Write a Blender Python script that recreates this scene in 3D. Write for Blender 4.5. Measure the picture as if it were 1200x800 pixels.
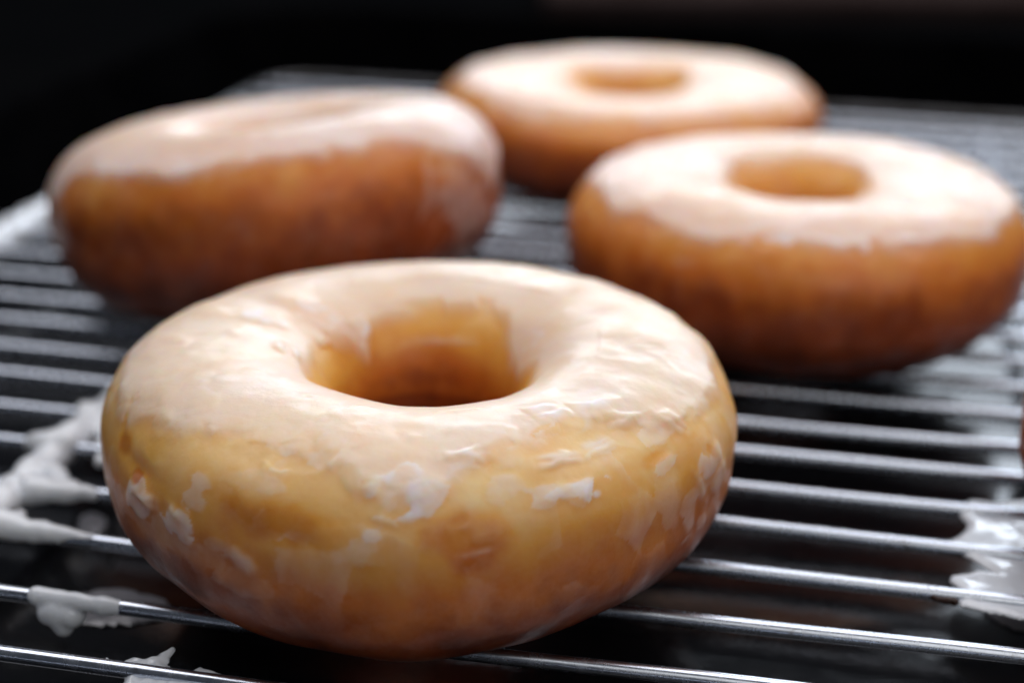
import bpy, math, random
import numpy as np

# ------------------------------------------------------------------ camera, light, exposure
for o in list(bpy.data.objects):
    bpy.data.objects.remove(o)
SC = bpy.context.scene
COL = SC.collection
S = 0.0475                      # doughnut radius in metres; shapes below are laid out in doughnut radii
HEAD = -0.213                   # heading of the rack wires
AX = np.array([math.cos(HEAD), math.sin(HEAD), 0.0])      # along the wires
AY = np.array([-math.sin(HEAD), math.cos(HEAD), 0.0])     # across the wires

from mathutils import Matrix, Vector
cam_d = bpy.data.cameras.new('camera')
cam = bpy.data.objects.new('camera', cam_d)
COL.objects.link(cam)
SC.camera = cam
pitch, roll = 0.372, 0.011
fw = np.array([0, math.cos(pitch), -math.sin(pitch)])
rt = np.array([1.0, 0, 0]); up = np.cross(rt, fw)
r2 = rt * math.cos(roll) + up * math.sin(roll)
u2 = -rt * math.sin(roll) + up * math.cos(roll)
cam.matrix_world = Matrix(((r2[0], u2[0], -fw[0], 0), (r2[1], u2[1], -fw[1], 0), (r2[2], u2[2], -fw[2], 2.452 * S), (0, 0, 0, 1)))
cam_d.sensor_width = 36
cam_d.lens = 55.9
cam_d.clip_start = 0.01
cam_d.clip_end = 20
cam_d.dof.use_dof = True
cam_d.dof.focus_distance = 4.45 * S
cam_d.dof.aperture_fstop = 8.0
cam_d.dof.aperture_blades = 7

world = bpy.data.worlds.new('World')
SC.world = world
world.use_nodes = True
world.node_tree.nodes['Background'].inputs[0].default_value = (0.55, 0.62, 0.75, 1)
world.node_tree.nodes['Background'].inputs[1].default_value = 0.06


def area_light(name, az, el, dist, w, h, power, color):
    """a lamp seen from the front doughnut at azimuth az (right of straight ahead) and elevation el"""
    l = bpy.data.lights.new(name, 'AREA')
    l.shape = 'RECTANGLE'; l.size = w; l.size_y = h; l.energy = power; l.color = color
    o = bpy.data.objects.new(name, l); COL.objects.link(o)
    a, e = math.radians(az), math.radians(el)
    c = Vector((0, 0.25, 0))
    p = Vector((math.sin(a) * math.cos(e), math.cos(a) * math.cos(e), math.sin(e))) * dist
    o.location = c + p
    o.rotation_euler = (-p).to_track_quat('-Z', 'Y').to_euler()
    return o


area_light('window_light', 14, 20.5, 1.5, 1.35, 0.42, 12, (0.80, 0.89, 1.0))
area_light('overhead_fill', 5, 70, 1.3, 2.3, 1.0, 17.5, (0.98, 0.955, 0.98))  # added soft fill from above, brightens the tops and wires
area_light('front_fill', 150, 42, 1.6, 2.0, 1.4, 9, (1.0, 0.97, 0.93))  # added fill from the front for the shaded sides, an unseen source

SC.view_settings.view_transform = 'Standard'
SC.view_settings.look = 'None'
SC.view_settings.exposure = 0.0
SC.view_settings.gamma = 1.0
SC.cycles.use_denoising = True
SC.cycles.max_bounces = 10
SC.cycles.transparent_max_bounces = 12

random.seed(4)
rng = np.random.default_rng(7)


# ------------------------------------------------------------------ noise
def _hash(ix, iy, iz, seed):
    h = (ix.astype(np.int64) * 374761393 + iy.astype(np.int64) * 668265263 + iz.astype(np.int64) * 2147483647 + seed * 1274126177) & 0xffffffff
    h = ((h ^ (h >> 13)) * 1274126177) & 0xffffffff
    h = ((h ^ (h >> 16)) * 2246822519) & 0xffffffff
    return ((h ^ (h >> 15)) & 0xffffff) / float(0xffffff)


def vnoise(P, f, seed=0):
    """smooth value noise, about -1..1"""
    Q = P * f
    i = np.floor(Q).astype(np.int64); t = Q - i; t = t * t * t * (t * (t * 6 - 15) + 10)
    r = 0
    for a in (0, 1):
        for b in (0, 1):
            for c in (0, 1):
                w = (t[..., 0] if a else 1 - t[..., 0]) * (t[..., 1] if b else 1 - t[..., 1]) * (t[..., 2] if c else 1 - t[..., 2])
                r = r + w * _hash(i[..., 0] + a, i[..., 1] + b, i[..., 2] + c, seed)
    return r * 2 - 1


def fbm(P, f, seed=0, octv=3, g=0.5):
    r = 0; a = 1.0; s = 0
    for k in range(octv):
        r = r + a * vnoise(P + 3.1 * k, f * 2.03 ** k, seed + k); s += a; a *= g
    return r / s


def cells(P, f, seed=0):
    """voronoi: random value of the nearest cell, distance to the border between two cells"""
    Q = P * f
    i = np.floor(Q).astype(np.int64)
    d1 = np.full(Q.shape[:-1], 9.0); d2 = d1.copy(); v = np.zeros_like(d1)
    for a in (-1, 0, 1):
        for b in (-1, 0, 1):
            for c in (-1, 0, 1):
                x, y, z = i[..., 0] + a, i[..., 1] + b, i[..., 2] + c
                px = x + _hash(x, y, z, seed + 11); py = y + _hash(x, y, z, seed + 12); pz = z + _hash(x, y, z, seed + 13)
                d = np.sqrt((px - Q[..., 0]) ** 2 + (py - Q[..., 1]) ** 2 + (pz - Q[..., 2]) ** 2)
                near = d < d1
                d2 = np.where(near, d1, np.minimum(d2, d))
                v = np.where(near, _hash(x, y, z, seed + 14), v)
                d1 = np.where(near, d, d1)
    return v, d2 - d1


def sstep(a, b, x):
    t = np.clip((x - a) / (b - a), 0, 1)
    return t * t * (3 - 2 * t)


# ------------------------------------------------------------------ materials
class NT:
    def __init__(self, name):
        self.m = bpy.data.materials.new(name); self.m.use_nodes = True
        self.t = self.m.node_tree; self.t.nodes.clear()
        self.out = self.n('ShaderNodeOutputMaterial')

    def n(self, typ, **kw):
        nd = self.t.nodes.new(typ)
        for k, v in kw.items():
            setattr(nd, k, v)
        return nd

    def l(self, a, b):
        self.t.links.new(a, b)

    def noise(self, scale, detail=4, rough=0.55, vec=None):
        nd = self.n('ShaderNodeTexNoise'); nd.inputs['Scale'].default_value = scale
        nd.inputs['Detail'].default_value = detail; nd.inputs['Roughness'].default_value = rough
        self.l(vec or self.coord(), nd.inputs['Vector'])
        return nd.outputs['Fac']

    def coord(self):
        if not hasattr(self, '_c'):
            self._c = self.n('ShaderNodeTexCoord').outputs['Object']
        return self._c

    def ramp(self, fac, stops):
        nd = self.n('ShaderNodeValToRGB')
        e = nd.color_ramp.elements
        while len(e) < len(stops):
            e.new(0.5)
        for k, (p, c) in enumerate(stops):
            e[k].position = p; e[k].color = c if len(c) == 4 else (*c, 1)
        self.l(fac, nd.inputs[0]); return nd.outputs[0]

    def maprange(self, fac, a, b, c, d):
        nd = self.n('ShaderNodeMapRange')
        for k, v in zip((1, 2, 3, 4), (a, b, c, d)):
            nd.inputs[k].default_value = v
        self.l(fac, nd.inputs[0]); return nd.outputs[0]

    def math(self, op, a, b, clamp=False):
        nd = self.n('ShaderNodeMath', operation=op); nd.use_clamp = clamp
        for k, v in enumerate((a, b)):
            if isinstance(v, (int, float)):
                nd.inputs[k].default_value = v
            else:
                self.l(v, nd.inputs[k])
        return nd.outputs[0]

    def attr(self, name):
        nd = self.n('ShaderNodeAttribute'); nd.attribute_name = name
        return nd.outputs['Fac']

    def bump(self, h, dist, strength=1.0, normal=None):
        nd = self.n('ShaderNodeBump'); nd.inputs['Distance'].default_value = dist; nd.inputs['Strength'].default_value = strength
        self.l(h, nd.inputs['Height'])
        if normal is not None:
            self.l(normal, nd.inputs['Normal'])
        return nd.outputs[0]

    def princ(self, **kw):
        nd = self.n('ShaderNodeBsdfPrincipled')
        for k, v in kw.items():
            k = k.replace('_', ' ')
            if hasattr(v, 'is_linked') or hasattr(v, 'links'):
                self.l(v, nd.inputs[k])
            else:
                nd.inputs[k].default_value = v
        return nd


CRUST = [(0, (0.92, 0.64, 0.27)), (0.3, (0.86, 0.42, 0.070)), (0.6, (0.66, 0.19, 0.022)), (0.8, (0.34, 0.07, 0.012)), (1, (0.12, 0.020, 0.006))]


def dough_material():
    t = NT('fried dough')
    b = t.attr('brown')
    n1 = t.noise(120, 5); n2 = t.noise(700, 4)
    f = t.math('ADD', b, t.math('MULTIPLY', t.math('SUBTRACT', n1, 0.5), 0.35))
    f = t.math('ADD', f, t.math('MULTIPLY', t.math('SUBTRACT', n2, 0.5), 0.12), True)
    c = t.ramp(f, CRUST)
    nrm = t.bump(t.noise(1400, 6, 0.65), 0.0002, 0.7)
    nrm = t.bump(t.noise(350, 4, 0.6), 0.0005, 0.5, nrm)
    p = t.princ(Base_Color=c, Roughness=0.42, Subsurface_Weight=0.55, Subsurface_Scale=0.006, Coat_Weight=0.15, Coat_Roughness=0.25, Normal=nrm)
    p.inputs['Subsurface Radius'].default_value = (1.0, 0.42, 0.1)
    p.inputs['Specular IOR Level'].default_value = 0.35
    t.l(p.outputs[0], t.out.inputs[0])
    return t.m


def glaze_coat_material():
    """a thin sugar glaze on dough: where it is thin the crust colour comes through, where it is thick it is white"""
    t = NT('sugar glaze coat')
    o = t.attr('opac')
    n1 = t.noise(260, 6, 0.6); n2 = t.noise(1500, 4, 0.6)
    f = t.math('ADD', o, t.math('MULTIPLY', t.math('SUBTRACT', n1, 0.5), 0.14))
    f = t.math('ADD', f, t.math('MULTIPLY', t.math('SUBTRACT', n2, 0.5), 0.10), True)
    b = t.attr('brown')
    g = t.math('ADD', b, t.math('MULTIPLY', t.math('SUBTRACT', t.noise(120, 5), 0.5), 0.35), True)
    c = t.ramp(g, CRUST)
    mx = t.n('ShaderNodeMix', data_type='RGBA'); t.l(f, mx.inputs[0]); t.l(c, mx.inputs[6])
    mx.inputs[7].default_value = (0.88, 0.79, 0.785, 1)
    nrm = t.bump(t.noise(900, 6, 0.65), 0.00012, 0.4)
    nrm = t.bump(t.noise(220, 4, 0.6), 0.0005, 0.16, nrm)
    rough = t.maprange(t.noise(330, 5), 0.3, 0.7, 0.32, 0.55)
    p = t.princ(Base_Color=mx.outputs[2], Roughness=rough, Subsurface_Weight=0.8, Subsurface_Scale=0.006, Coat_Weight=0.14, Coat_Roughness=0.10, Normal=nrm, Coat_Normal=nrm)
    p.inputs['Subsurface Radius'].default_value = (1.0, 0.5, 0.18)
    p.inputs['Specular IOR Level'].default_value = 0.4
    t.l(p.outputs[0], t.out.inputs[0])
    return t.m


def glaze_solid_material(name, col, rough, sss=0.4, trans=0.0):
    t = NT(name)
    nrm = t.bump(t.noise(600, 5, 0.6), 0.0003, 0.5)
    p = t.princ(Base_Color=(*col, 1), Roughness=rough, Subsurface_Weight=sss, Subsurface_Scale=0.002, Coat_Weight=0.5, Coat_Roughness=0.1, Normal=nrm, Transmission_Weight=trans)
    p.inputs['Subsurface Radius'].default_value = (1, 0.9, 0.8)
    t.l(p.outputs[0], t.out.inputs[0])
    return t.m


def steel_material():
    t = NT('chromed steel wire')
    n = t.noise(420, 6, 0.65)
    c = t.ramp(t.noise(160, 6, 0.7), [(0.27, (0.38, 0.36, 0.36)), (0.36, (0.66, 0.71, 0.80)), (1, (0.74, 0.80, 0.90))])
    r = t.maprange(n, 0.3, 0.75, 0.18, 0.34)
    nrm = t.bump(t.noise(1800, 4, 0.7), 0.00004, 0.2)
    p = t.princ(Base_Color=c, Metallic=1.0, Roughness=r)
    t.l(p.outputs[0], t.out.inputs[0])
    return t.m


def dull_steel_material():
    t = NT('dimmed dark steel')
    c = t.ramp(t.noise(90, 6, 0.7), [(0.35, (0.07, 0.065, 0.06)), (0.65, (0.16, 0.16, 0.17))])  # steel colour darkened to dim the bright reflections on the outer frame
    p = t.princ(Base_Color=c, Metallic=1.0, Roughness=0.42)
    t.l(p.outputs[0], t.out.inputs[0])
    return t.m


def tray_material():
    t = NT('black nonstick enamel')
    n = t.noise(45, 6, 0.6)
    r = t.maprange(n, 0.3, 0.7, 0.06, 0.17)
    spots = t.maprange(t.noise(500, 3, 0.5), 0.70, 0.76, 0.0, 1.0)
    film = t.maprange(t.noise(30, 7, 0.65), 0.52, 0.72, 0.0, 0.5)
    c = t.ramp(t.math('MAXIMUM', spots, film), [(0, (0.004, 0.004, 0.005)), (1, (0.010, 0.010, 0.011))])
    nrm = t.bump(t.noise(120, 4, 0.6), 0.0003, 0.25)
    p = t.princ(Base_Color=c, Roughness=r, Normal=nrm)
    p.inputs['Specular IOR Level'].default_value = 0.45
    t.l(p.outputs[0], t.out.inputs[0])
    return t.m


def table_material():
    t = NT('dark table top')
    c = t.ramp(t.noise(6, 6, 0.6), [(0.3, (0.0016, 0.0018, 0.0022)), (0.7, (0.0032, 0.0032, 0.0034))])
    p = t.n('ShaderNodeBsdfDiffuse'); t.l(c, p.inputs[0])
    t.l(p.outputs[0], t.out.inputs[0])
    return t.m


def rim_material():
    t = NT('matte black enamel')
    p = t.n('ShaderNodeBsdfDiffuse'); t.l(t.ramp(t.noise(60, 5), [(0.3, (0.0012, 0.0013, 0.0016)), (0.7, (0.003, 0.003, 0.0035))]), p.inputs[0])
    t.l(p.outputs[0], t.out.inputs[0])
    return t.m


def board_material():
    t = NT('brown board')
    c = t.ramp(t.noise(25, 5), [(0.3, (0.020, 0.013, 0.012)), (0.7, (0.034, 0.024, 0.023))])
    p = t.n('ShaderNodeBsdfDiffuse'); t.l(c, p.inputs[0])
    t.l(p.outputs[0], t.out.inputs[0])
    return t.m


M_RIM = rim_material(); M_BOARD = board_material()
M_DOUGH = dough_material(); M_GLAZE = glaze_coat_material()
M_ICING = glaze_solid_material('dried white glaze', (0.84, 0.88, 0.95), 0.22)
M_FILM = glaze_solid_material('thin watery glaze film', (0.20, 0.20, 0.22), 0.15)
M_ICING_THIN = glaze_solid_material('thin grey white glaze', (0.72, 0.76, 0.82), 0.22)
M_STEEL = steel_material(); M_DULL = dull_steel_material(); M_TRAY = tray_material(); M_TABLE = table_material()


# ------------------------------------------------------------------ mesh helpers
def mesh_obj(name, V, F, mat, parent=None, attrs=None, smooth=True):
    me = bpy.data.meshes.new(name)
    V = np.asarray(V, dtype=np.float64) * S
    F = np.asarray(F, dtype=np.int32)
    k = F.shape[1]
    me.vertices.add(len(V)); me.vertices.foreach_set('co', V.ravel())
    me.loops.add(F.size); me.loops.foreach_set('vertex_index', F.ravel())
    me.polygons.add(len(F)); me.polygons.foreach_set('loop_start', np.arange(0, F.size, k, dtype=np.int32))
    me.polygons.foreach_set('loop_total', np.full(len(F), k, dtype=np.int32))
    me.polygons.foreach_set('use_smooth', np.full(len(F), smooth, dtype=bool))
    me.update(calc_edges=True); me.validate()
    for an, av in (attrs or {}).items():
        a = me.attributes.new(an, 'FLOAT', 'POINT'); a.data.foreach_set('value', np.asarray(av, dtype=np.float32).ravel())
    me.materials.append(mat)
    o = bpy.data.objects.new(name, me); COL.objects.link(o)
    if parent:
        o.parent = parent
    return o


def thing(name, label, cat, loc=(0, 0, 0), rot=(0, 0, 0), group=None):
    o = bpy.data.objects.new(name, None); COL.objects.link(o)
    o.empty_display_size = 0.01
    o.location = Vector(loc) * S; o.rotation_euler = rot
    return tag(o, label, cat, group)


def tag(o, label, cat, group=None):
    o['label'] = label; o['category'] = cat
    if group:
        o['group'] = group
    return o


def grid_faces(n, m, wrap_n=True, wrap_m=True):
    i = np.arange(n if wrap_n else n - 1); j = np.arange(m if wrap_m else m - 1)
    I, J = np.meshgrid(i, j, indexing='ij')
    I2 = (I + 1) % n; J2 = (J + 1) % m
    return np.stack([I * m + J, I2 * m + J, I2 * m + J2, I * m + J2], -1).reshape(-1, 4)


def grid_normals(P, wrap=True):
    dt = np.roll(P, -1, 0) - np.roll(P, 1, 0)
    dp = np.roll(P, -1, 1) - np.roll(P, 1, 1)
    n = np.cross(dt, dp)
    return n / (np.linalg.norm(n, axis=-1, keepdims=True) + 1e-12)


def blur(A, k):
    for _ in range(k):
        A = (A * 2 + np.roll(A, 1, 0) + np.roll(A, -1, 0)) / 4
        A = (A * 2 + np.roll(A, 1, 1) + np.roll(A, -1, 1)) / 4
    return A


def tube(path, rad, nseg=12, close_ends=True, noise_amp=0.0, seed=0):
    """tube along a path (points in doughnut radii)"""
    path = np.asarray(path, float); n = len(path)
    rad = np.full(n, rad) if np.isscalar(rad) else np.asarray(rad)
    T = np.gradient(path, axis=0); T /= np.linalg.norm(T, axis=1, keepdims=True)
    ref = np.tile(np.array([0, 0, 1.0]), (n, 1))
    bad = abs(T[:, 2]) > 0.9
    ref[bad] = AY
    A = np.cross(T, ref); A /= np.linalg.norm(A, axis=1, keepdims=True)
    B = np.cross(A, T)
    th = np.linspace(0, 2 * np.pi, nseg, endpoint=False)
    D = A[:, None] * np.cos(th)[None, :, None] + B[:, None] * np.sin(th)[None, :, None]
    P = path[:, None] + D * rad[:, None, None]
    if noise_amp:
        P = P + D * (fbm(P, 9, seed, 3) * noise_amp)[..., None]
    V = P.reshape(-1, 3); F = grid_faces(n, nseg, False, True)[:, ::-1]
    if close_ends:
        F = [list(f) for f in F]
        V = np.vstack([V, path[0] - T[0] * rad[0] * 0.6, path[-1] + T[-1] * rad[-1] * 0.6])
        a, b = len(V) - 2, len(V) - 1
        for j in range(nseg):
            F.append([a, j, (j + 1) % nseg, a]); F.append([b, (n - 1) * nseg + (j + 1) % nseg, (n - 1) * nseg + j, b])
    return V, F


def tube_obj(name, V, F, mat, parent=None):
    me = bpy.data.meshes.new(name)
    me.from_pydata([tuple(v * S) for v in V], [], [f[:3] if f[0] == f[3] else list(f) for f in map(list, F)])
    me.polygons.foreach_set('use_smooth', [True] * len(me.polygons)); me.update()
    me.materials.append(mat)
    o = bpy.data.objects.new(name, me); COL.objects.link(o)
    if parent:
        o.parent = parent
    return o


def la(along, across, z=0.0):
    return AX * along + AY * across + np.array([0, 0, z])


# ------------------------------------------------------------------ setting: table
g = 60
tab = mesh_obj('table', np.array([[-g, -g, -0.35], [g, -g, -0.35], [g, g, -0.35], [-g, g, -0.35]]), [[0, 1, 2, 3]], M_TABLE, smooth=False)
tab['kind'] = 'structure'

# ------------------------------------------------------------------ baking tray (deep black roasting tray)
TZ = -0.24                       # inner floor of the tray


def make_tray():
    root = thing('baking_tray', 'deep black enamel baking tray with raised rim under the cooling rack', 'baking tray', la(1.0, 6.2, 0), (0, 0, HEAD))
    hx, hy = 5.46, 5.10
    # profile: (offset outwards, height)
    inner = [(-0.35, TZ), (-0.25, TZ), (-0.15, TZ + 0.012), (-0.07, TZ + 0.05), (-0.02, TZ + 0.11), (0.0, TZ + 0.2), (0.04, 0.34), (0.045, 0.42), (0.06, 0.455), (0.09, 0.465)]
    outer = [(0.12, 0.46), (0.14, 0.44), (0.145, 0.41), (0.13, 0.385), (0.10, 0.38), (0.08, 0.36), (0.07, 0.2), (0.04, TZ + 0.15), (0.0, TZ + 0.03), (-0.06, TZ - 0.03), (-0.2, TZ - 0.045)]

    def ring(off, cr=0.9, k=14):
        pts = []
        for cx, cy, a0 in ((hx - cr, hy - cr, 0), (-hx + cr, hy - cr, 90), (-hx + cr, -hy + cr, 180), (hx - cr, -hy + cr, 270)):
            for q in range(k + 1):
                a = math.radians(a0 + 90 * q / k)
                pts.append((cx + (cr + off) * math.cos(a), cy + (cr + off) * math.sin(a)))
        return pts
    def sheet_from(prof):
        V = []; n = None
        for off, z in prof:
            r = ring(off); n = len(r)
            V += [(x, y, z) for x, y in r]
        F = grid_faces(len(prof), n, False, True)
        return np.array(V), F
    V, F = sheet_from(inner + outer)
    mesh_obj('rim_wall', V, F[:, ::-1], M_RIM, root)
    # floor: a grid, very slightly warped so that reflections are not mirror-perfect
    nx, ny = 120, 110
    X, Y = np.meshgrid(np.linspace(-1, 1, nx), np.linspace(-1, 1, ny), indexing='ij')
    V, F0 = None, None
    r = np.array(ring(-0.35))
    # radial fill from the centre to the ring
    k = 60; n = len(r)
    V = []
    for q in range(1, k + 1):
        s = q / k
        P = np.c_[r * s, np.zeros(n)]
        P[:, 2] = TZ + (0.004 * fbm(np.c_[r * s, np.zeros(n)] + 40, 0.7, 5, 2)) * (1 - s ** 6)
        V.append(P)
    V = np.vstack(V)
    F = [list(f) for f in grid_faces(k, n, False, True)]
    V = np.vstack([V, [[0, 0, TZ]]])
    for j in range(n):
        F.append([len(V) - 1, j, (j + 1) % n, len(V) - 1])
    tube_obj('floor_plate', V, F, M_TRAY, root)
    return root


make_tray()

# dim board lying on the table beyond the tray
bx0, bx1, by0, by1, bz0, bz1, bv = 0.3, 12.0, 16.4, 22.0, -0.35, -0.15, 0.06
ringp = lambda o, z: [np.array([a, b, z]) for a, b in ((bx0 + o, by0 + o), (bx1 - o, by0 + o), (bx1 - o, by1 - o), (bx0 + o, by1 - o))]
V = np.array(ringp(0, bz0) + ringp(0, bz1 - bv) + ringp(bv * 0.3, bz1 - bv * 0.3) + ringp(bv, bz1))
Fb = [[k * 4 + j, k * 4 + (j + 1) % 4, k * 4 + 4 + (j + 1) % 4, k * 4 + 4 + j] for k in range(3) for j in range(4)] + [[12, 13, 14, 15]]
tag(mesh_obj('wooden_board', V, Fb, M_BOARD, smooth=False), 'dim brown board blurred beyond the tray at the top right', 'board')

# ------------------------------------------------------------------ cooling rack
WR = 0.0235
rack = thing('cooling_rack', 'chromed wire cooling rack with thin parallel wires inside the black tray', 'cooling rack')
L0, L1 = -4.17, 5.9              # ends of the wires
SPACE = 0.301
FRONT, BACK = 1.70, 10.95
# measured bends: wire index -> (along, across) points
BEND = {
    -3: [(-3.9, 6.469), (-3.4, 6.485), (1, 6.49)], -2: [(-3.74, 6.197), (-3.25, 6.201), (1, 6.185)], -1: [(-3.6, 5.924), (-3.0, 5.919), (1, 5.89)],
    0: [(-3.43, 5.637), (-2.85, 5.632), (-0.34, 5.575), (0.29, 5.584), (0.72, 5.60)],
    1: [(-3.28, 5.364), (-2.82, 5.345), (-0.32, 5.313), (0.29, 5.327), (0.70, 5.337)],
    2: [(-3.11, 5.068), (-2.77, 5.059), (-0.29, 5.034), (0.29, 5.04), (0.8, 5.05)],
    3: [(-2.95, 4.785), (-2.76, 4.775), (-0.29, 4.757), (0.285, 4.744), (0.8, 4.75)],
    4: [(-2.49, 4.469), (-2.39, 4.464), (-0.29, 4.442), (0.28, 4.45)],
    5: [(-2.52, 4.161), (-2.19, 4.146), (-0.35, 4.10), (0.61, 4.139)],
    6: [(-2.40, 3.792), (-1.91, 3.785), (-1.06, 3.771), (-0.09, 3.825)],
    7: [(-2.22, 3.475), (-1.84, 3.487), (0, 3.48)]}


def wire_across(i, x):
    nominal = 5.579 - SPACE * i
    if i not in BEND:
        return np.full_like(x, nominal)
    a = np.array(BEND[i])
    xs = np.r_[L0, a[:, 0], 3.0, L1]; ys = np.r_[nominal + 0.7 * (a[0, 1] - nominal), a[:, 1], 0.5 * (nominal + a[-1, 1]), nominal]
    y = np.interp(x, xs, ys)
    k = np.ones(25) / 25
    return np.convolve(np.pad(y, 12, mode='edge'), k, mode='valid')


for i in range(-17, 13):
    x = np.linspace(L0, L1, 221)
    y = wire_across(i, x)
    z = np.full_like(x, -WR) + 0.004 * np.sin(x * 1.3 + i * 2.1) * np.sin(x * 0.7 + i)
    path = np.stack([AX * a + AY * b + np.array([0, 0, c]) for a, b, c in zip(x, y, z)])
    V, F = tube(path, WR, 16, True, 0.0004, 30 + i)
    tube_obj('wire', V, F, M_STEEL, rack)


def bar(name, p0, p1, r, n=60):
    path = np.linspace(p0, p1, n)
    V, F = tube(path, r, 18, True, 0.0012, 5)
    return tube_obj(name, V, F, M_STEEL, rack)


FR = 0.036
BARZ = -WR - 0.02
# outer frame: one closed rounded loop of thick wire
cr = 0.35; loop = []
for cx, cy, a0 in ((L1 - cr, BACK - cr, 0), (L0 + cr, BACK - cr, 90), (L0 + cr, FRONT + cr, 180), (L1 - cr, FRONT + cr, 270)):
    for q in range(13):
        a = math.radians(a0 + 90 * q / 12)
        loop.append((cx + cr * math.cos(a), cy + cr * math.sin(a)))
loop.append(loop[0])
lp = []
for (a, b), (c, d) in zip(loop[:-1], loop[1:]):
    L = math.hypot(c - a, d - b); m = max(1, int(L / 0.15))
    for q in range(m):
        lp.append((a + (c - a) * q / m, b + (d - b) * q / m))
n = len(lp); lp2 = np.array([la(a, b, -0.022) for a, b in lp])
T = np.roll(lp2, -1, 0) - np.roll(lp2, 1, 0); T /= np.linalg.norm(T, axis=1, keepdims=True)
A = np.cross(T, [0, 0, 1]); th = np.linspace(0, 2 * np.pi, 18, endpoint=False)
V = lp2[:, None] + FR * (A[:, None] * np.cos(th)[None, :, None] + np.array([0, 0, 1.0]) * np.sin(th)[None, :, None])
tube_obj('outer_frame', V.reshape(-1, 3), grid_faces(n, 18)[:, ::-1], M_DULL, rack)
CROSS = [-2.72, 0.86, 4.4]
for c in CROSS:
    p = bar('cross_bar', la(c, FRONT, -2 * WR - 0.035), la(c, BACK, -2 * WR - 0.035), 0.036)
for c in (L0 + 0.4, L1 - 0.4):
    for a in (FRONT + 0.02, BACK - 0.02):
        bar('foot', la(c, a, -0.03), la(c, a, TZ + 0.045), 0.045, 8)


# ------------------------------------------------------------------ doughnuts
R0, RH, HT, NEXP = 1.0, 0.294, 0.653, 2.4


def wrap(d):
    return (d + 180) % 360 - 180


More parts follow.
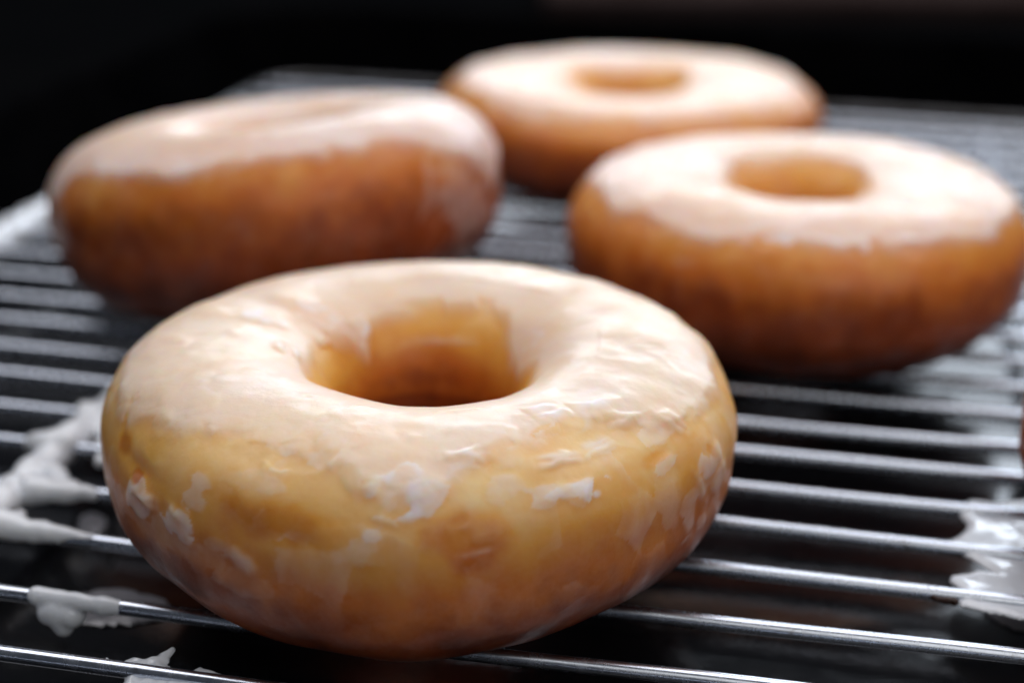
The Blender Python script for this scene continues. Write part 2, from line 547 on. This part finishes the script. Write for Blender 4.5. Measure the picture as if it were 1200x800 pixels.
def make_donut(name, label, loc, rot, seed, N, Mm, spec):
    root = thing(name, label, 'doughnut', loc, rot, 'glazed ring doughnuts cooling on the rack')
    th = np.linspace(-np.pi, np.pi, N, endpoint=False)
    ph = np.linspace(-np.pi, np.pi, Mm, endpoint=False)
    TH, PH = np.meshgrid(th, ph, indexing='ij')
    td, pd = np.degrees(TH), np.degrees(PH)
    RH, HT = spec.get('hole', 0.294), spec.get('height', 0.653)
    R0 = spec.get('radius', 1.0)
    a = (R0 - RH) / 2
    co, si = np.cos(PH), np.sin(PH)
    X = a * np.sign(co) * abs(co) ** (2 / NEXP)
    Z = HT / 2 * np.sign(si) * abs(si) ** (2 / NEXP)
    # a proofed ring: full shoulder above, tucked in below, a faint waist
    X = X * (1 + 0.02 * np.sin(2 * PH)) * (1 - 0.07 * sstep(0.1, 1.0, -si)) - 0.006 * np.exp(-((pd + 4) / 16) ** 2)
    sq = 1 + 0.012 * np.cos(2 * TH + seed) + 0.010 * np.cos(3 * TH + 2 * seed)
    rr = (R0 + RH) / 2 * sq + X * (1 + 0.04 * spec.get('wob', 1.0) * vnoise(np.stack([np.cos(TH), np.sin(TH), TH * 0], -1), 1.6, seed))
    zc = HT / 2 + 0.012 * spec.get('wob', 1.0) * np.cos(TH * 2 + seed * 1.7) * sstep(-0.3, 0.9, si)
    P = np.stack([np.cos(TH) * rr, np.sin(TH) * rr, Z + zc], -1)
    nr = grid_normals(P)
    D = 0.016 * fbm(P, 2.2, seed, 2) + 0.0055 * fbm(P, 6, seed + 5, 2) + 0.0005 * fbm(P, 22, seed + 9, 2)
    D = D * np.where(si < -0.8, 0.4, 1) * spec.get('wob', 1.0)
    for (t0, p0, rt_, rp_, amt) in spec.get('lumps', []):
        D += amt * np.exp(-((wrap(td - t0) / rt_) ** 2 + (wrap(pd - p0) / rp_) ** 2))
    P = P + nr * D[..., None]
    nr = grid_normals(P)
    # ---- colour of the crust, with shade low on the ring put into the brown
    base = np.interp(pd, [-180, -140, -90, -30, 5, 25, 50, 90, 130, 160, 180], spec['brown'])
    br = base + spec.get('mottle', 0.16) * fbm(P, 3.5, seed + 31, 4) + 0.05 * fbm(P, 16, seed + 37, 2)
    for (t0, p0, rt_, rp_, amt) in spec.get('browns', []):
        w = 0.35 * fbm(P, 10, seed + 41, 3)
        q = np.sqrt((wrap(td - t0) / rt_) ** 2 + (wrap(pd - p0) / rp_) ** 2) + w
        br += amt * sstep(1.1, 0.5, q)
    F = grid_faces(N, Mm)
    mesh_obj('dough_ring', P.reshape(-1, 3), F, M_DOUGH, root, {'brown': np.clip(br, 0, 1)})
    # ---- glaze coat
    W = P + 0.05 * np.stack([fbm(P, 6, seed + 50 + k, 3) for k in range(3)], -1)
    cv, ce = cells(W, 7.0, seed)
    cv2, ce2 = cells(W + 5, 16.0, seed + 3)
    ang = fbm(P, 5.0, seed + 60, 4)
    tedge = np.interp(td, *spec['edge'])                          # outer edge of the white layer, degrees down the shoulder
    drip = spec.get('drip', 10)
    e_out = pd - (tedge + drip * ang + (cv - 0.5) * spec.get('cell', 12) + (cv2 - 0.5) * 3)
    tin = np.interp(td, *spec['inner'])
    e_in = (tin + 9 * fbm(P, 4, seed + 77, 3) + (cv - 0.5) * 10) - pd
    e = np.minimum(e_out, e_in)
    soft = spec.get('soft', 5)
    white = sstep(-soft, soft, e)
    lip = np.exp(-((e - 4) / 4.5) ** 2)
    full = spec.get('full', -200)                                # the clear layer goes down to here
    op = white * (spec['top'] + 0.02 * (cv - 0.5) + 0.16 * fbm(P, 7, seed + 70, 4) + 0.10 * fbm(P, 2.5, seed + 68, 2)) + lip * spec.get('lip', 0.15) * sstep(-0.4, 0.5, fbm(P, 6, seed + 71, 2))
    Tk = 0.004 + spec.get('th', 0.010) * blur(white, 5) + 0.004 * lip * spec.get('lipt', 1.0) + 0.0006 * white * fbm(P, 14, seed + 72, 2)
    clear = spec.get('clear', 0.08)
    if full > -180:
        film = sstep(full - 8, full + 12, np.where(abs(pd) > 100, full - 30 + 0 * pd, pd) + 14 * ang)
        sc = cells(W + 9, 9.0, seed + 8)[0]
        streak = sstep(0.35, 0.75, 0.5 + 0.5 * fbm(P * np.array([1, 1, 0.55]), 9, seed + 81, 4)) * sstep(0.25, 0.6, sc)
        op = np.maximum(op, film * (clear + (0.3 + 0.7 * sstep(-12, 12, pd)) * spec.get('streak', 0.25) * streak + 0.04 * (cv2 - 0.5)))
        Tk += film * 0.004 * blur(streak, 3)
    cv3 = cells(P * np.array([1, 1, 1.3]) + 0.025 * np.stack([fbm(P, 14, seed + 55 + k, 2) for k in range(3)], -1) + 2, 12.0, seed + 6)[0]
    pfine = fbm(P, 26, seed + 90, 3)
    for (t0, p0, rt_, rp_, amt, tk) in spec.get('patches', []):
        w = 0.55 * fbm(P, 9, seed + 91 + int(t0) % 7, 4) + 0.95 * (cv3 - 0.5)
        q = np.sqrt((wrap(td - t0) / rt_) ** 2 + (wrap(pd - p0) / rp_) ** 2) + w
        m = sstep(1.0, 0.70, q)
        if amt >= 0:
            op = np.maximum(op, m * amt * np.clip(0.8 + 0.5 * pfine, 0.4, 1.1))
        else:
            op = op * (1 + amt * m)
        Tk += 0.6 * tk * blur(m, 5)
    for (t0, p0, t1, p1, wd, amt, tk) in spec.get('ridges', []):   # thin folds of glaze
        k1 = 2.2
        ux, uy = wrap(t1 - t0) * k1, (p1 - p0)
        L = math.hypot(ux, uy)
        dx, dy = wrap(td - t0) * k1, pd - p0
        s = np.clip((dx * ux + dy * uy) / L ** 2, 0, 1)
        dd = np.hypot(dx - ux * s, dy - uy * s) + 3.0 * fbm(P, 14, seed + 95, 3) + 7.0 * fbm(P, 5, seed + 96, 2)
        m = np.exp(-(dd / wd) ** 2) * np.sin(np.pi * np.clip(s, 0.02, 0.98)) ** 0.5
        op = np.maximum(op, m * amt); Tk += tk * m
    G = P + nr * Tk[..., None]
    keep = np.ones((N, Mm), bool) & (op > -1)
    if full <= -180:
        keep = (e > -soft)
        G = P + nr * np.where(e < -soft * 0.4, -0.002, Tk)[..., None]
    else:
        keep = pd > full - 25
        keep |= abs(pd) > 150
    F2 = grid_faces(N, Mm)
    F2 = F2[keep.reshape(-1)[F2].all(1)]
    used = np.zeros(N * Mm, bool); used[F2.ravel()] = True
    idx = np.cumsum(used) - 1
    F2 = idx[F2].astype(np.int32)
    mesh_obj('glaze_coat', G.reshape(-1, 3)[used], F2, M_GLAZE, root, {'opac': np.clip(op, 0, 1).reshape(-1)[used], 'brown': np.clip(br, 0, 1).reshape(-1)[used]})
    return root


front = dict(
    brown=[0.85, 0.72, 1.0, 0.90, 0.52, 0.24, 0.12, 0.08, 0.18, 0.42, 0.74],  # fried crust, deepened toward the bottom to paint in shade
    edge=([-180, -150, -135, -118, -100, -90, -80, -70, -58, -45, -30, 0, 90, 180], [38, 40, 52, 66, 60, 54, 52, 64, 78, 74, 48, 42, 40, 38]),
    inner=([-180, -150, -100, -60, 0, 15, 30, 50, 75, 100, 118, 126, 135, 160, 180], [138, 135, 132, 132, 140, 158, 150, 128, 122, 128, 135, 156, 140, 136, 138]),
    top=0.56, drip=18, cell=9, soft=10, full=-28, clear=0.05, streak=0.22, lip=0.12, lipt=0.5,
    patches=[(-103, 62, 8, 6, .5, .003), (-112, 44, 5, 5, .35, .003), (-73, 45, 4, 8, .4, .004), (-88, 48, 7, 14, 0.92, .008), (-92, 42, 3, 7, .66, .004), (163, 104, 6, 13, .92, .008), (-124.5, 26, 3.5, 9, .45, .003), (-139, 11, 4, 8, .62, .010),
             (-127.5, 11, 4, 6, .70, .012), (-131, 4, 5, 9, .26, .003), (-122, 1, 4, 6, .22, .005), (-114, -3, 4, 5, .20, .004), (-119, 9, 3, 4, .30, .006), (-97, 20, 4.5, 10, .42, .005), (-94, 26, 1.3, 3, .85, .004),
             (-101, 24, 2, 4, .38, .003), (-60.5, 38, 6, 5, .8, .008), (-57, 33, 2.6, 6, 1.0, .008), (-66, 40, 3.5, 7, .5, .005), (-39.5, 33, 4, 5, .5, .005), (-29, 20, 3.5, 9, .6, .010), (-25, 8, 4, 9, .5, .010),
             (-35, 2, 3, 10, .35, .006), (-50, 54, 7, 5, .5, .006), (-36, 50, 5, 9, .5, .005), (-30, -5, 3, 6, .4, .008),
             (140, 118, 14, 16, .82, .004), (125, 138, 5, 14, .85, .006), (22, 140, 12, 12, .72, 0), (-150, 60, 9, 8, .5, .004),
             (-118, 54, 8, 7, -.75, 0), (-137, 38, 4, 5, -.75, -.004), (-63, 50, 7, 5, -.6, 0), (-57, 74, 5, 4, -.7, -.004), (-48, 66, 6, 3, -.5, -.003),
             (-149, 29, 3.5, 8, -.9, -.005), (-143, 22, 2.5, 5, -.8, -.004), (-107, 28, 13, 10, -.8, 0), (-80.5, 24, 3.6, 12, -.9, -.005), (-42, 40, 4, 4, -.7, -.003)],
    browns=[(-107, 26, 15, 12, .22), (-80, 23, 7, 17, .30), (-149, 28, 4, 8, .25), (-141, 20, 3, 5, .25), (-42, 38, 4, 5, .15), (-130, -12, 18, 12, .18), (100, 165, 60, 12, .10)],
    ridges=[(-61, 84, -50, 86, 5, .95, .011), (-50, 85, -36, 76, 5, .95, .012), (-83, 66, -75, 68, 3, .9, .010), (-179, 121, -168, 126, 3.5, .9, .012), (-130, 18, -124, 10, 3, .8, .012),
            (-142, 13, -134, 14, 3, .8, .013), (-66, 58, -56, 55, 3, .6, .007), (-55, 57, -47, 60, 3, .6, .006), (-117, 10, -112, 2, 3, .5, .008), (-81, 15, -76, 17, 2.5, .45, .004), (-27, 28, -24, 10, 4, .7, .012),
            (-34, 22, -31, 4, 3, .6, .010), (60, 149, 105, 152, 3, .3, .003), (-46, 70, -33, 62, 3, .6, .008), (-35, 62, -31, 42, 3, .6, .008)],
    lumps=[(-118, 40, 12, 12, .010), (-45, 60, 16, 12, -.012), (-30, 30, 10, 14, .014), (-80, 22, 3.5, 14, -.010), (-141, 24, 7, 6, -.012), (-108, 20, 10, 8, -.008), (143, 96, 6, 14, .014), (90, 95, 8, 10, .010), (165, 80, 4, 8, .010)])
make_donut('glazed_donut', 'large sharp glazed ring doughnut in front, golden yellow with flaky clear glaze', (-0.286, 4.642, -0.004), (0, 0, 0), 3, 960, 400, front)

back_base = dict(
    mottle=0.08, full=-60, streak=0.03,
    brown=[0.95, 0.85, 1.0, 0.97, 0.76, 0.57, 0.44, 0.30, 0.34, 0.45, 0.75],  # underside browning raised further, shade painted into the crust colour
    inner=([-180, 0, 50, 130, 180], [136, 136, 122, 122, 136]), top=0.54, hole=0.20, drip=12, cell=8, soft=9, lip=0.3, clear=0, lipt=1.2)
sp = dict(back_base); sp['edge'] = ([-180, -160, -130, -110, -90, -70, -50, -20, 60, 180], [50, 50, 51, 53, 54, 52, 49, 45, 48, 50])
sp['patches'] = [(-104, 56, 4, 5, 1, .010), (-84, 54, 3, 5, 1, .010), (-122, 55, 4, 5, .95, .010), (-70, 56, 4, 4, .95, .008), (-125, 30, 3, 5, .12, 0)]
make_donut('glazed_donut', 'glazed ring doughnut at right with an open hole and a ragged white glaze edge', (1.235, 6.674, -0.004), (0, 0, 0), 11, 600, 240, sp)
sp = dict(back_base); sp['edge'] = ([-180, -170, -155, -140, -120, -100, -80, -50, -30, -15, 0, 60, 180], [0, -10, 10, 40, 45, 46, 47, 44, 22, 5, 10, 30, 20])
sp['patches'] = [(-150, 12, 6, 12, .45, .003), (-30, 0, 14, 30, .30, .002)]; sp['streak'] = 0.05; sp['soft'] = 8; sp['height'] = 0.74; sp['wob'] = 0.45; sp['inner'] = ([-180, 0, 50, 130, 180], [142, 142, 132, 132, 142]); sp['top'] = 0.62; sp['radius'] = 0.985; sp['hole'] = 0.22
make_donut('glazed_donut', 'glazed ring doughnut at left tilted away, its hole only a narrow slit', (-0.985, 6.74, 0.10), (-0.110, -0.110, 0), 23, 600, 240, sp)
sp = dict(back_base); sp['edge'] = ([-180, -150, -100, -60, 0, 180], [50, 52, 56, 58, 50, 50]); sp['top'] = 0.42; sp['hole'] = 0.24; sp['radius'] = 1.09; sp['height'] = 0.56
make_donut('glazed_donut', 'farthest glazed ring doughnut at the back, the smallest and most blurred', (0.66, 9.08, -0.004), (0, 0, 0), 37, 500, 200, sp)
sp = dict(back_base); sp['edge'] = ([-180, 180], [55, 55])
make_donut('glazed_donut', 'doughnut cut off by the right edge of the photo, only a brown sliver showing', (2.594, 4.40, -0.004), (0, 0, 0), 41, 400, 160, sp)


# ------------------------------------------------------------------ spilt glaze
def blob_mesh(name, elems, mat, label, res=0.012, disp=0.004, seed=1, freq=11):
    """organic body from a scalar field of soft balls: elems = (point, radius, (sx, sy, sz) stretch in along/across/up)"""
    mb = bpy.data.metaballs.new('blob'); mb.resolution = res; mb.render_resolution = res; mb.threshold = 0.35
    ob = bpy.data.objects.new('blob', mb); COL.objects.link(ob)
    from mathutils import Quaternion
    q = Quaternion((0, 0, 1), HEAD)
    for p, r, s in elems:
        e = mb.elements.new(type='ELLIPSOID'); e.co = p; e.radius = r * 1.32; e.size_x, e.size_y, e.size_z = s
        e.rotation = q; e.stiffness = 3.0
    bpy.context.view_layer.update()
    dg = bpy.context.evaluated_depsgraph_get()
    me = bpy.data.meshes.new_from_object(ob.evaluated_get(dg))
    bpy.data.objects.remove(ob)
    n = len(me.vertices); V = np.empty(n * 3); me.vertices.foreach_get('co', V); V = V.reshape(-1, 3)
    N_ = np.empty(n * 3); me.vertices.foreach_get('normal', N_); N_ = N_.reshape(-1, 3)
    V = V + N_ * (disp * fbm(V, freq, seed, 3))[:, None]
    me.vertices.foreach_set('co', (V * S).ravel()); me.update()
    me.polygons.foreach_set('use_smooth', [True] * len(me.polygons))
    me.materials.clear(); me.materials.append(mat); me.name = name
    o = bpy.data.objects.new(name, me); COL.objects.link(o)
    return tag(o, label, 'glaze', 'white glaze spilt on the rack')


def run(a0, c0, a1, c1, z0, z1, r0, r1, n, jit=0.0, st=(1, 1, 1)):
    out = []
    for k in range(n):
        t = k / max(1, n - 1)
        j = rng.normal(size=3) * jit
        out.append((tuple(la(a0 + (a1 - a0) * t + j[0], c0 + (c1 - c0) * t + j[1], z0 + (z1 - z0) * t + j[2] * 0.5)), (r0 + (r1 - r0) * t) * (1 + 0.09 * rng.normal() * (jit > 0)), st))
    return out


C = CROSS[0]
el = run(L0 + 0.02, 6.3, L0 + 0.02, 7.75, -0.01, -0.01, 0.075, 0.066, 50, 0.001)
blob_mesh('glaze_drizzle', el, M_ICING, 'bright white glaze coating the rack frame at the left edge', seed=8, disp=0.003, res=0.02)
el = run(CROSS[1] - 0.06, 5.98, CROSS[1] - 0.02, 6.16, -0.04, -0.03, 0.055, 0.05, 12, 0.006)
blob_mesh('glaze_drizzle', el, M_ICING, 'pale glaze lump on the cross bar at the right edge beneath the right doughnut', seed=9, disp=0.006)
el = run(C, 4.0, C, 5.5, -0.045, -0.045, 0.060, 0.055, 60, 0.006)
el += run(C + 0.02, 4.45, C + 0.30, 4.45, -0.03, -0.02, 0.05, 0.028, 16, 0.004)
el += run(C - 0.10, 4.77, C + 0.02, 4.77, -0.02, -0.01, 0.03, 0.06, 8, 0.006)
el += run(C + 0.05, 4.60, C + 0.2, 4.47, -0.04, -0.03, 0.05, 0.035, 9, 0.004)
el += run(C + 0.14, 4.85, C + 0.20, 4.70, -0.03, -0.03, 0.02, 0.018, 7, 0.002)
el += run(C + 0.05, 5.02, C + 0.15, 4.85, -0.03, -0.03, 0.035, 0.02, 8, 0.002)
el += run(C - 0.03, 5.06, C + 0.1, 5.05, -0.01, -0.02, 0.04, 0.03, 5, 0.004)
blob_mesh('glaze_drizzle', el, M_ICING, 'thick lumpy white glaze coating the cross bar left of the front doughnut', seed=3, disp=0.014)
el = run(-2.62, 4.168, -2.40, 4.155, -0.016, -0.018, 0.045, 0.032, 16, 0.003) + run(-2.39, 4.155, -2.22, 4.148, -0.016, -0.0235, 0.030, 0.012, 16, 0.0) + run(-2.56, 4.22, -2.56, 4.17, 0.0, 0, 0.02, 0.03, 3)
blob_mesh('glaze_drizzle', el, M_ICING, 'white glaze smeared along the wire below the glazed cross bar', seed=5, disp=0.010)
el = run(-2.28, 3.79, -2.05, 3.785, -0.020, -0.022, 0.029, 0.026, 18, 0.001) + run(-2.04, 3.785, -1.90, 3.785, -0.020, -0.0235, 0.026, 0.012, 16, 0.0)
el += run(-2.205, 3.785, -2.195, 3.785, -0.055, -0.115, 0.045, 0.030, 8, 0.0)
el += [(tuple(la(-2.20 + dx, 3.785, -0.065)), 0.045, (1, 1, 1)) for dx in (-0.035, 0.035)]
blob_mesh('glaze_drop', el, M_ICING_THIN, 'grey white glaze on a front wire with a round drop hanging below', seed=6, disp=0.001, res=0.008)


def sheet_grid(name, poly, z, thick, mat, label, step=0.0035, edge=0.03, rough=0.012, sag=0.0, seed=2, under=True, cat='glaze', flat_noise=0.003):
    """a thin puddle with real thickness: closed body over a ragged outline given in (along, across)"""
    poly = np.array(poly); lo = poly.min(0) - 2 * step; hi = poly.max(0) + 2 * step
    nx, ny = [int((h - l) / step) + 1 for l, h in zip(lo, hi)]
    X, Y = np.meshgrid(lo[0] + np.arange(nx) * step, lo[1] + np.arange(ny) * step, indexing='ij')
    P = np.stack([X, Y, X * 0], -1)
    Xw = X + rough * fbm(P, 9, seed, 3); Yw = Y + rough * fbm(P, 9, seed + 4, 3)
    dist = np.full(X.shape, 9.0); inside = np.zeros(X.shape, bool)
    for (x0, y0), (x1, y1) in zip(poly, np.roll(poly, -1, 0)):
        ux, uy = x1 - x0, y1 - y0; L = ux * ux + uy * uy + 1e-12
        s = np.clip(((Xw - x0) * ux + (Yw - y0) * uy) / L, 0, 1)
        dist = np.minimum(dist, np.hypot(Xw - x0 - ux * s, Yw - y0 - uy * s))
        cond = ((y0 > Yw) != (y1 > Yw)) & (Xw < (x1 - x0) * (Yw - y0) / (y1 - y0 + 1e-12) + x0)
        inside ^= cond
    d = np.where(inside, dist, -dist)
    h = thick * np.sqrt(np.clip(d / edge, 0, 1)) * (1 + 0.25 * fbm(P, 7, seed + 8, 3)) + flat_noise * fbm(P, 20, seed + 9, 2) * (d > 0)
    h = np.maximum(h, 0)
    sg = -sag * sstep(0, 0.14, d)
    top = la(0, 0, 0) + X[..., None] * AX + Y[..., None] * AY + np.array([0, 0, 1.0]) * (z + sg + h)[..., None]
    bot = la(0, 0, 0) + X[..., None] * AX + Y[..., None] * AY + np.array([0, 0, 1.0]) * (z + sg - 0.3 * h - 0.0004)[..., None]
    F = grid_faces(nx, ny, False, False)
    keep = (d.reshape(-1)[F] > -step * 0.5).all(1)
    F = F[keep]
    V = np.vstack([top.reshape(-1, 3), bot.reshape(-1, 3)])
    FF = np.vstack([F, (F + nx * ny)[:, ::-1]])
    used = np.zeros(len(V), bool); used[FF.ravel()] = True; idx = np.cumsum(used) - 1
    o = mesh_obj(name, V[used], idx[FF].astype(np.int32), mat)
    return tag(o, label, cat, 'white glaze spilt on the rack')


WEB = [(0.689, 5.167), (0.587, 5.116), (0.545, 5.125), (0.517, 5.125), (0.469, 5.074), (0.477, 4.992), (0.494, 4.94), (0.478, 4.887), (0.449, 4.831), (0.388, 4.769), (0.397, 4.73), (0.459, 4.733), (0.497, 4.702), (0.527, 4.669), (0.565, 4.611), (0.514, 4.627), (0.492, 4.605), (0.434, 4.574), (0.43, 4.535), (0.457, 4.493), (0.444, 4.427), (0.457, 4.384), (0.531, 4.366), (0.628, 4.349), (0.864, 4.303), (1.162, 4.398), (1.15, 4.928), (0.972, 5.196)]
sheet_grid('glaze_web', WEB, -0.030, 0.017, M_ICING_THIN, 'smooth white glaze web spanning three wires near the right edge', sag=0.012, seed=12, flat_noise=0.0015)
CL = [(-1.92, 3.548), (-1.867, 3.547), (-1.844, 3.58), (-1.786, 3.566), (-1.774, 3.628), (-1.754, 3.624), (-1.731, 3.547), (-1.668, 3.531), (-1.64, 3.556), (-1.579, 3.544), (-1.547, 3.482), (-1.445, 3.443), (-1.629, 3.297), (-1.804, 3.358), (-1.817, 3.439)]
sheet_grid('glaze_web', CL, -0.035, 0.018, M_ICING_THIN, 'rough broken glaze bridging the wires at the bottom left corner', sag=0.01, seed=22, rough=0.05, flat_noise=0.008)
for k, (pl, lab) in enumerate([([(-2.358, 4.166), (-2.276, 4.219), (-2.12, 4.212), (-2.044, 4.177), (-2.015, 4.079), (-2.114, 4.004), (-2.311, 3.983), (-2.386, 4.069)], 'dull glaze puddle on the tray floor below the hanging drop'), ([(-2.606, 4.661), (-2.581, 4.712), (-2.513, 4.683), (-2.46, 4.587), (-2.485, 4.531), (-2.554, 4.564)], 'small pale glaze spot on the tray left of the front doughnut'), ([(0.58, 4.937), (0.727, 5.029), (0.962, 4.891), (0.857, 4.658), (0.646, 4.659), (0.57, 4.744)], 'glaze puddle on the tray under the right glaze web')]):
    sheet_grid('glaze_puddle', pl, TZ + 0.004, 0.010, M_FILM, lab, sag=0.0, seed=40 + k, rough=0.03, step=0.012, edge=0.05)

t = NT('burnt sugar'); p = t.princ(Base_Color=(0.035, 0.012, 0.006, 1), Roughness=0.25); t.l(p.outputs[0], t.out.inputs[0])
b = blob_mesh('sugar_crumb', run(0.37, 4.425, 0.43, 4.424, -0.028, -0.032, 0.011, 0.015, 6, 0.002), t.m, 'tiny dark burnt sugar crumb on the wire beside the right glaze web', seed=9, disp=0.003, res=0.006)
b['category'] = 'crumb'; del b['group']
